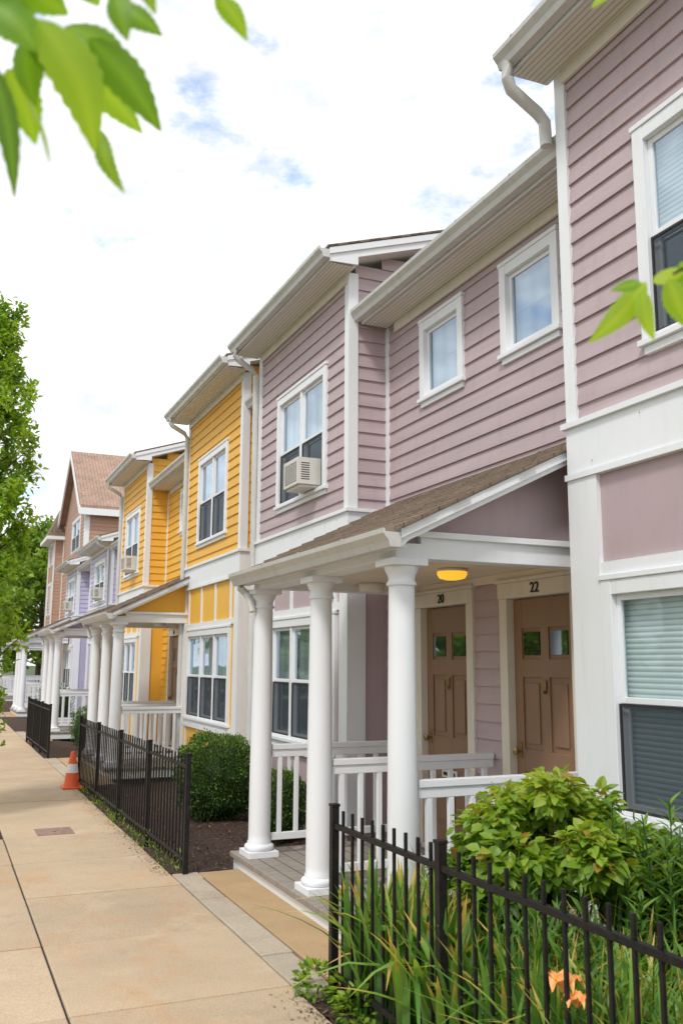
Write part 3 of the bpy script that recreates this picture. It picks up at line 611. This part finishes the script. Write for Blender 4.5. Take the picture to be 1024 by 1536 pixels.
def blades(name,mat,bases,per,h0,h1,w,lean=.5,bright=0.):
    V=[];Fq=[];var=[]
    for (bx,by) in bases:
        for j in range(per):
            a=rng.uniform(0,2*math.pi); x=bx+.05*rng.normal(); y=by+.05*rng.normal(); hh=rng.uniform(h0,h1); ln=abs(rng.normal())*lean*.6+.05
            dx,dy=math.cos(a),math.sin(a); px,py=-dy,dx; tw=rng.uniform(-.6,.6)
            vv=min(.9,rng.random()*.9+bright) if rng.random()>.04 else 1.0; i=len(V); S=9
            bend=rng.random()<.3; w_=w*rng.uniform(.7,1.2)
            for q in range(S):
                t=q/(S-1); r=ln*hh*(t**2.0)*.9; z=hh*t*(1-.25*ln*t)
                if bend and t>.6: z-= (t-.6)**2*hh*1.5*ln*1.6; r+=(t-.6)*hh*.4
                ww=w_*(1-.15*t)*(1 if t<.55 else max(.04,1-((t-.55)/.45)**1.7)); ca=math.cos(tw*t); sa=math.sin(tw*t)
                sx,sy=px*ca+dx*sa,py*ca+dy*sa
                V+=[(x+dx*r-sx*ww/2,y+dy*r-sy*ww/2,max(0,z)),(x+dx*r+dx*ww*.12,y+dy*r+dy*ww*.12,max(0,z-.1*ww)),(x+dx*r+sx*ww/2,y+dy*r+sy*ww/2,max(0,z))]
                tv=min(1,vv*(.4+.6*t)+ (t*.2 if vv<1 else .1)); var+=[tv]*3
            for q in range(S-1):
                o=i+q*3; Fq+=[(o,o+1,o+4,o+3),(o+1,o+2,o+5,o+4)]
    me=bpy.data.meshes.new(name); me.from_pydata(V,[],Fq); me.materials.append(M[mat]); me.polygons.foreach_set('use_smooth',[True]*len(Fq))
    at=me.attributes.new('var','FLOAT','POINT'); at.data.foreach_set('value',var); me.update(); COL.objects.link(bpy.data.objects.new(name,me))
bs=[(rng.uniform(2.15,3.0),rng.uniform(3.3,4.7)) for _ in range(42)]
blades('iris_plants','leafIris',bs,12,.42,.82,.036,bright=.1)
bs=[(rng.uniform(2.09,2.40),rng.uniform(3.6,4.70)) for _ in range(26)]
blades('iris_plants','leafIris',bs,13,.48,.78,.048,lean=.75,bright=.32)
bs=[(rng.uniform(2.16,3.3),rng.uniform(2.0,3.5)) for _ in range(90)]
blades('daylily_plants','leafIris',bs,13,.44,.80,.028,lean=.85,bright=.18)
b=B('c'); C=[];D=[];V=[]
for k in range(110):
    x=rng.uniform(2.35,3.6); y=rng.uniform(2.2,3.7) ; hh=rng.uniform(.55,.92)*(1.32 if x>2.95 else .88); ax,ay=rng.normal()*.08,rng.normal()*.08
    b.tube('leafLily',[(x,y,0),(x+ax*.5,y+ay*.5,hh*.5),(x+ax,y+ay,hh)],[.006,.005,.003],5)
    for q in range(int(hh*50)):
        t=.2+.8*q/(hh*50); a=q*2.4; C.append((x+ax*t,y+ay*t,hh*t)); D.append((math.cos(a),math.sin(a),.35+.9*t*t)); V.append(.25+.7*t*rng.random()+.1)
C=np.array(C);D=np.array(D); leaves('lily_plants','leafLily',C,D,np.tile([0,0,1.],(len(C),1)),rng.uniform(.07,.13,len(C)),rng.uniform(.016,.028,len(C)),V,.1,.25,extra=b)
n=1100; c=np.array([(2.0,4.85,.05),(2.12,4.65,.06),(2.05,4.4,.05),(2.3,3.4,.15),(2.7,3.2,.2),(2.5,2.9,.25)])[rng.integers(0,6,n)]
u=rdir(n); C=c+u*[.10,.12,.08]; C[:,2]=np.abs(C[:,2]); leaves('groundcover_plants','leafTree',C,u+.5*rdir(n),np.tile([0,0,1.],(n,1))+.5*rdir(n),rng.uniform(.03,.06,n),rng.uniform(.02,.035,n),rng.random(n),.1)
n=420; yb=rng.uniform(7.9,13.6,n); C=np.stack([1.97+.05*rng.normal(size=n),yb+.0,rng.random(n)**2*.08*(1+np.sin(yb*5))],1); D=rdir(n); D[:,2]=abs(D[:,2])+.5
leaves('weeds','leafTree',C,D,rdir(n),rng.uniform(.02,.06,n),.012,rng.random(n),.1)
def flower(cx,cy,cz,s=1):
    fl=empty('daylily_flower'); b=B('petals',fl,smooth=True)
    for k in range(6):
        a=k*math.pi/3+.3; dx,dy=math.cos(a),math.sin(a); i=len(b.v); kk=b.mi('petal'); S=9
        for q in range(S):
            t=q/(S-1); r=(.006+.058*t)*s; z=cz+(.075*t**.8-.06*t**4)*s; w=(.055 if k%2 else .036)*math.sin(math.pi*(.10+.84*t))*s; rf=.006*math.sin(q*2.6+k)*s
            b.v+=[(cx+dx*r-dy*w/2,cy+dy*r+dx*w/2,z+.010*s+rf),(cx+dx*r,cy+dy*r,z),(cx+dx*r+dy*w/2,cy+dy*r-dx*w/2,z+.010*s-rf)]
        for q in range(S-1): o=i+q*3; b.f+=[(o,o+1,o+4,o+3),(o+1,o+2,o+5,o+4)]; b.m+=[kk,kk]
    b.done(recalc=False); b=B('stem',fl); b.tube('leafLily',[(cx+.1,cy,0),(cx+.05,cy,cz*.6),(cx,cy,cz)],.005,6); b.done()
flower(2.15,2.87,.585,1.15); flower(2.135,2.78,.565,.85)
# ------------------------------------------------------------------ FENCES
def fence(pts,posts,h=.97,sp=.115,pw=.021):
    b=B('metal_fence',None,bevel=.002)
    (xa,ya),(xb,yb)=pts; Ln=math.hypot(xb-xa,yb-ya); X=lambda t:xa+(xb-xa)*t; Y=lambda t:ya+(yb-ya)*t
    for t in posts:
        x,y=X(t),Y(t); b.box('iron',x-pw,x+pw,y-pw,y+pw,-.1,h+.005); b.box('iron',x-pw-.004,x+pw+.004,y-pw-.004,y+pw+.004,h+.005,h+.02)
    def rail(z0,z1,w=.013):
        d=Vector((xb-xa,yb-ya,0)).normalized(); s=Vector((-d.y,d.x,0))*w; A=Vector((xa,ya,0)); C=Vector((xb,yb,0))
        q=[A-s,C-s,C+s,A+s]; b.hexa('iron',[(p.x,p.y,z0) for p in q]+[(p.x,p.y,z1) for p in q])
    rail(h-.11,h-.083); rail(.10,.128)
    n=int(Ln/sp)
    for j in range(1,n):
        t=j/n
        if min(abs(t-p) for p in posts)*Ln<.035: continue
        x,y=X(t),Y(t); w=.0075; top=h-.002+random.uniform(-.004,.004)
        b.hexa('iron',[(x-w,y-w,.05),(x+w,y-w,.05),(x+w,y+w,.05),(x-w,y+w,.05),(x-w,y-w,top),(x+w,y-w,top),(x+w,y+w,top),(x-w,y+w,top)])
    b.done()
fence([(2.06,4.76),(2.16,-1.3)],[0,.187,.45,.63,.81,1])
fence([(2.02,7.82),(1.95,13.76)],[0,.25,.5,.75,1])
fence([(1.97,17.9),(1.93,21.9)],[0,.33,.66,1])
tc=empty('traffic_cone'); b=B('cone_body',tc,smooth=True); cx,cy=1.84,13.6; b.lathe('cone',cx,cy,[(.12,.03),(.10,.1),(.085,.22)],24); b.lathe('paper',cx,cy,[(.086,.22),(.066,.34)],24); b.lathe('cone',cx,cy,[(.065,.341),(.03,.5),(.022,.51),(.001,.512)],24); b.done()
b=B('cone_base',tc,bevel=.008); b.box('cone',cx-.14,cx+.14,cy-.14,cy+.14,.003,.032); b.done()
b=B('utility_cover',None,bevel=.003); b.box('plate',1.05,1.42,10.05,10.45,-.01,.007); b.box('dark',1.22,1.25,10.2,10.23,.0,.0085); b.done()
# ------------------------------------------------------------------ TREES
def crown_tree(name,x,y,h,r,z0,n,ls,mat,columnar=False,lw=.55):
    wood=B('w'); cents=[]
    wood.tube('bark',[(x,y,-.05),(x+.02,y,h*.3),(x,y+.03,h*.6),(x,y,h*.93)],[.028*h/1.6,.02*h/1.6,.012*h/1.6,.004],8)
    nb=110 if columnar else 40
    for k in range(nb):
        t=(k+.5)/nb; zz=z0*.9+(h*.93-z0*.9)*t**.9; a=k*2.4+rng.normal()*.3
        rad=r*(math.sin(math.pi*min(1,.24+.70*t))**.45 if columnar else math.sqrt(max(0,1-(2*t-.85)**2*.75)))*rng.uniform(.75,1.1)
        rise=(.8 if columnar else .35)*rad
        e=(x+math.cos(a)*rad,y+math.sin(a)*rad,min(h,zz+rise)); wood.tube('bark',[(x,y,zz*.9),((x+e[0])/2,(y+e[1])/2,zz+rise*.35),e],[.012*h/3,.007*h/3,.003],5)
        for q in (.35,.6,.8,1.0):
            cents.append((x+(e[0]-x)*q+rng.normal()*.1*r,y+(e[1]-y)*q+rng.normal()*.1*r,zz+rise*q*q+rng.normal()*.08*r,r*rng.uniform(.13,.25)))
    for k in range(10): cents.append((x+rng.normal()*.08,y+rng.normal()*.08,h*(.84+.02*k),r*.2))
    cl=np.array(cents); idx=rng.integers(0,len(cl),n); u=rdir(n)
    P=cl[idx,:3]+u*cl[idx,3:4]*(rng.random(n)**.5)[:,None]*([.8,.8,1.5] if columnar else [1,1,.8])
    D=rdir(n)+[0,0,.2]; out=np.hypot(P[:,0]-x,P[:,1]-y)/r
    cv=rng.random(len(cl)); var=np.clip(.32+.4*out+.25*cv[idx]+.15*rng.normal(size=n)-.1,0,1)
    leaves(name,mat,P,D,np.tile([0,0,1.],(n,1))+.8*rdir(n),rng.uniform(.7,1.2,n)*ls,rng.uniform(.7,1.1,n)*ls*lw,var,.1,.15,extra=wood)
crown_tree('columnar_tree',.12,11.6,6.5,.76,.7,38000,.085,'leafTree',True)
for (x,y,h,r) in ((5.5,58,10,4.2),(1.5,66,10,5),(9,62,11,5)): crown_tree('street_tree',x,y,h,r,1.5,9000,.42,'leafFar')
def treemass(name,pts,n):
    cl=[]
    for (x,y,h,r) in pts:
        for k in range(26):
            u=rdir(1)[0]; cl.append((x+u[0]*r*.8,y+u[1]*r*.8,h*.58+u[2]*h*.36,r*rng.uniform(.25,.42)))
    cl=np.array(cl); idx=rng.integers(0,len(cl),n); u=rdir(n); P=cl[idx,:3]+u*cl[idx,3:4]*(rng.random(n)**.4)[:,None]; P[:,2]=np.maximum(P[:,2],.3)
    w=B('w')
    for (x,y,h,r) in pts: w.tube('bark',[(x,y,-.2),(x,y,h*.4),(x,y,h*.8)],[.25,.2,.05],8)
    leaves(name,'leafFar',P,rdir(n),rdir(n),rng.uniform(.35,.6,n),rng.uniform(.25,.4,n),np.clip(.5+.4*u[:,2]+.15*rng.normal(size=n),0,1),.1,extra=w)
treemass('distant_trees',[(-15-3*rng.random(),y,5+3*rng.random(),3.2) for y in range(-10,75,8)],20000)
treemass('distant_trees',[(x,78+4*rng.random(),8+3*rng.random(),4) for x in range(-12,26,6)],9000)
tr=B('w')
tr.tube('bark',[(-.95,.55,-.05),(-.93,.55,1.0),(-.9,.53,2.0),(-.88,.5,3.2),(-.85,.48,4.4)],[.10,.085,.075,.06,.04],12)
tr.tube('bark',[(-.89,.53,2.3),(-.55,.75,2.62),(-.2,.93,2.66),(.0,1.0,2.56),(.06,1.0,2.5)],[.03,.02,.012,.006,.003],8)
tr.tube('bark',[(-.2,.93,2.66),(.02,.93,2.66),(.13,.93,2.58),(.15,.93,2.52)],[.010,.006,.004,.002],6)
tr.tube('bark',[(-.88,.5,3.1),(-.2,.3,3.35),(.6,.3,3.3),(1.15,.5,2.95),(1.2,.75,2.55),(1.05,.87,2.38),(.93,.93,2.31)],[.04,.03,.02,.012,.007,.004,.002],8)
tr.tube('bark',[(.6,.3,3.3),(.75,.7,3.0),(.83,.85,2.82),(.83,.9,2.76)],[.012,.007,.004,.002],6)
V=list(tr.v);Fc=list(tr.f);Mi=[0]*len(tr.f);Va=[.5]*len(tr.v)
def bigleaf(base,tip,width,facing,var,curl=.15,fold=.22):
    base=Vector(base);tip=Vector(tip);d=tip-base;ln=d.length;d.normalize();nn=Vector(facing).normalized();s=d.cross(nn).normalized();nn=s.cross(d).normalized()
    i=len(V);S=19; sway=rng.normal()*.06*ln
    for q in range(S):
        t=q/(S-1); w=width*.5*(math.sin(math.pi*t**.80)**.85)*(1-.25*t) ; w*=1+(.07 if q%2 else -.05); c=base+d*ln*t+nn*curl*ln*math.sin(math.pi*t)*.5+s*sway*math.sin(math.pi*t)
        for sg in (-1,-.5,0,.5,1):
            p=c+s*w*sg-nn*abs(sg)*w*fold; V.append(tuple(p)); Va.append(min(1,max(0,var+(.25 if sg==0 else 0))))
    for q in range(S-1):
        for k in range(4): o=i+q*5+k; Fc.append((o,o+1,o+6,o+5)); Mi.append(1)
O=Vector((.09,.95,2.405)); R_=Vector((.9155,-.4022,0)); U_=Vector((-.067,-.153,.986)); N_=Vector((-.40,-.90,-.17))
def lp(a,b,dz=0): return O+R_*a+U_*b-N_*dz
spray=[((-.03,.035),(.025,-.10),.062,.8),((-.065,-.015),(-.028,-.112),.042,.85),((.015,.035),(.092,-.062),.050,.22),((-.09,.06),(-.03,.0),.058,.45),
((-.088,.0),(-.055,-.16),.030,.05),((.015,-.05),(.050,-.132),.024,.5),((-.035,.085),(.045,.035),.050,.3),((.04,.10),(.058,.03),.034,.35),((.075,.10),(.105,.02),.030,.6),
((-.10,.09),(-.06,.02),.066,.35),((-.055,.10),(.0,.045),.055,.55),((.0,.10),(.035,.05),.048,.7),((.15,.10),(.187,.052),.028,.6),((.11,.115),(.16,.085),.028,.5),((-.1,.03),(-.075,-.05),.05,.6),((-.02,.06),(-.01,-.02),.055,.4),((-.05,.05),(-.055,-.03),.05,.3),((-.09,.10),(-.02,.085),.05,.6),((.03,.09),(.09,.055),.036,.25),((-.01,.03),(.055,-.035),.042,.65),((-.06,.04),(-.005,-.035),.045,.2)]
for k,(a,b_,w,v) in enumerate(spray):
    dz=rng.uniform(-.06,.08); bigleaf(lp(a[0],a[1],dz),lp(b_[0],b_[1],dz+rng.uniform(-.02,.03)),w,(-.4+rng.normal()*.35,N_.y+rng.normal()*.3,N_.z+.4*rng.random()),v)
O=Vector((.89,.953,2.27))
for k,(a,b_,w,v) in enumerate([((.01,.03),(-.075,-.06),.04,.75),((.0,.015),(.015,-.06),.032,.85),((.035,.03),(.07,-.045),.042,.7),((.02,.03),(.075,.055),.03,1.0),((-.005,.025),(-.05,.012),.022,.4),((.06,.06),(.09,.02),.04,.5)]):
    dz=rng.uniform(-.02,.02); bigleaf(lp(a[0],a[1],dz),lp(b_[0],b_[1],dz+rng.uniform(-.02,.02)),w,(N_.x+rng.normal()*.3,N_.y+rng.normal()*.3,N_.z+.4),v)
O=Vector((.81,.91,2.69))
for a,b_,w,v in [((.02,.04),(-.02,-.005),.024,.8),((.03,.05),(.09,.03),.02,.6)]: bigleaf(lp(*a),lp(*b_),w,(N_.x,N_.y,.3),v)
for k in range(260):
    a=rng.uniform(0,2*math.pi); r=rng.uniform(.2,1.3); p=Vector((-.9+r*math.cos(a),-.1+r*math.sin(a)*.6,rng.uniform(3.6,5.2))); d=Vector(rdir(1)[0])*.1; d.z=-abs(d.z); bigleaf(p,p+d,.04,(rng.normal(),rng.normal(),1),rng.random())
me=bpy.data.meshes.new('ash_tree'); me.from_pydata(V,[],Fc); me.materials.append(M['bark']); me.materials.append(M['leafNear']); me.polygons.foreach_set('material_index',Mi); me.polygons.foreach_set('use_smooth',[True]*len(Fc))
at=me.attributes.new('var','FLOAT','POINT'); at.data.foreach_set('value',Va); me.update(); COL.objects.link(bpy.data.objects.new('ash_tree',me))
# ------------------------------------------------------------------ WORLD / SUN / CAMERA
w=bpy.data.worlds.new('World'); scene.world=w; w.use_nodes=True; nt=w.node_tree; bg=nt.nodes['Background']
az=math.radians(225); el=math.radians(52)
sky=nt.nodes.new('ShaderNodeTexSky'); sky.sky_type='NISHITA'; sky.sun_disc=False; sky.sun_elevation=el; sky.sun_rotation=az
tc_=nt.nodes.new('ShaderNodeTexCoord'); mp=nt.nodes.new('ShaderNodeMapping'); mp.inputs['Scale'].default_value=(1,1,1.9); mp.inputs['Location'].default_value=(.35,.1,.2); L(nt,tc_.outputs['Generated'],mp.inputs['Vector'])
n1=nt.nodes.new('ShaderNodeTexNoise'); n1.inputs['Scale'].default_value=6.5; n1.inputs['Detail'].default_value=8; n1.inputs['Roughness'].default_value=.62; L(nt,mp.outputs[0],n1.inputs['Vector'])
cf=ramp(nt,n1.outputs['Fac'],[(.33,.30),(.45,1)])
n2=nt.nodes.new('ShaderNodeTexNoise'); n2.inputs['Scale'].default_value=11; n2.inputs['Detail'].default_value=7; n2.inputs['Roughness'].default_value=.6; L(nt,mp.outputs[0],n2.inputs['Vector'])
cc=ramp(nt,n2.outputs['Fac'],[(.34,(6.5,6.85,7.1)),(.47,(7.7,7.8,7.85)),(.60,(10.2,10.2,10.2))])
blue=mixc(nt,1.0,sky.outputs[0],(1.7,2.05,2.25),'MULTIPLY')
L(nt,mixc(nt,cf,blue,cc),bg.inputs['Color']); bg.inputs['Strength'].default_value=.142
sd=bpy.data.lights.new('sun','SUN'); sd.energy=2.1; sd.angle=math.radians(10); sd.color=(1,.96,.90); so=bpy.data.objects.new('sun',sd); COL.objects.link(so)
dirv=Vector((math.sin(az)*math.cos(el),math.cos(az)*math.cos(el),math.sin(el))); so.rotation_euler=dirv.to_track_quat('Z','Y').to_euler()
cam=bpy.data.cameras.new('camera'); co=bpy.data.objects.new('camera',cam); COL.objects.link(co); scene.camera=co
cam.sensor_fit='VERTICAL'; cam.sensor_height=36; cam.lens=1350/1536*36; cam.clip_end=2000; cam.clip_start=.05
co.matrix_world=Matrix.Translation((0,0,1.75))@Matrix.Rotation(math.radians(-23.72),4,'Z')@Matrix.Rotation(math.radians(99.61),4,'X')@Matrix.Rotation(.006,4,'Z')
cam.dof.use_dof=True; cam.dof.focus_distance=8.0; cam.dof.aperture_fstop=4.5
scene.view_settings.view_transform='Standard'; scene.view_settings.look='None'; scene.view_settings.exposure=0
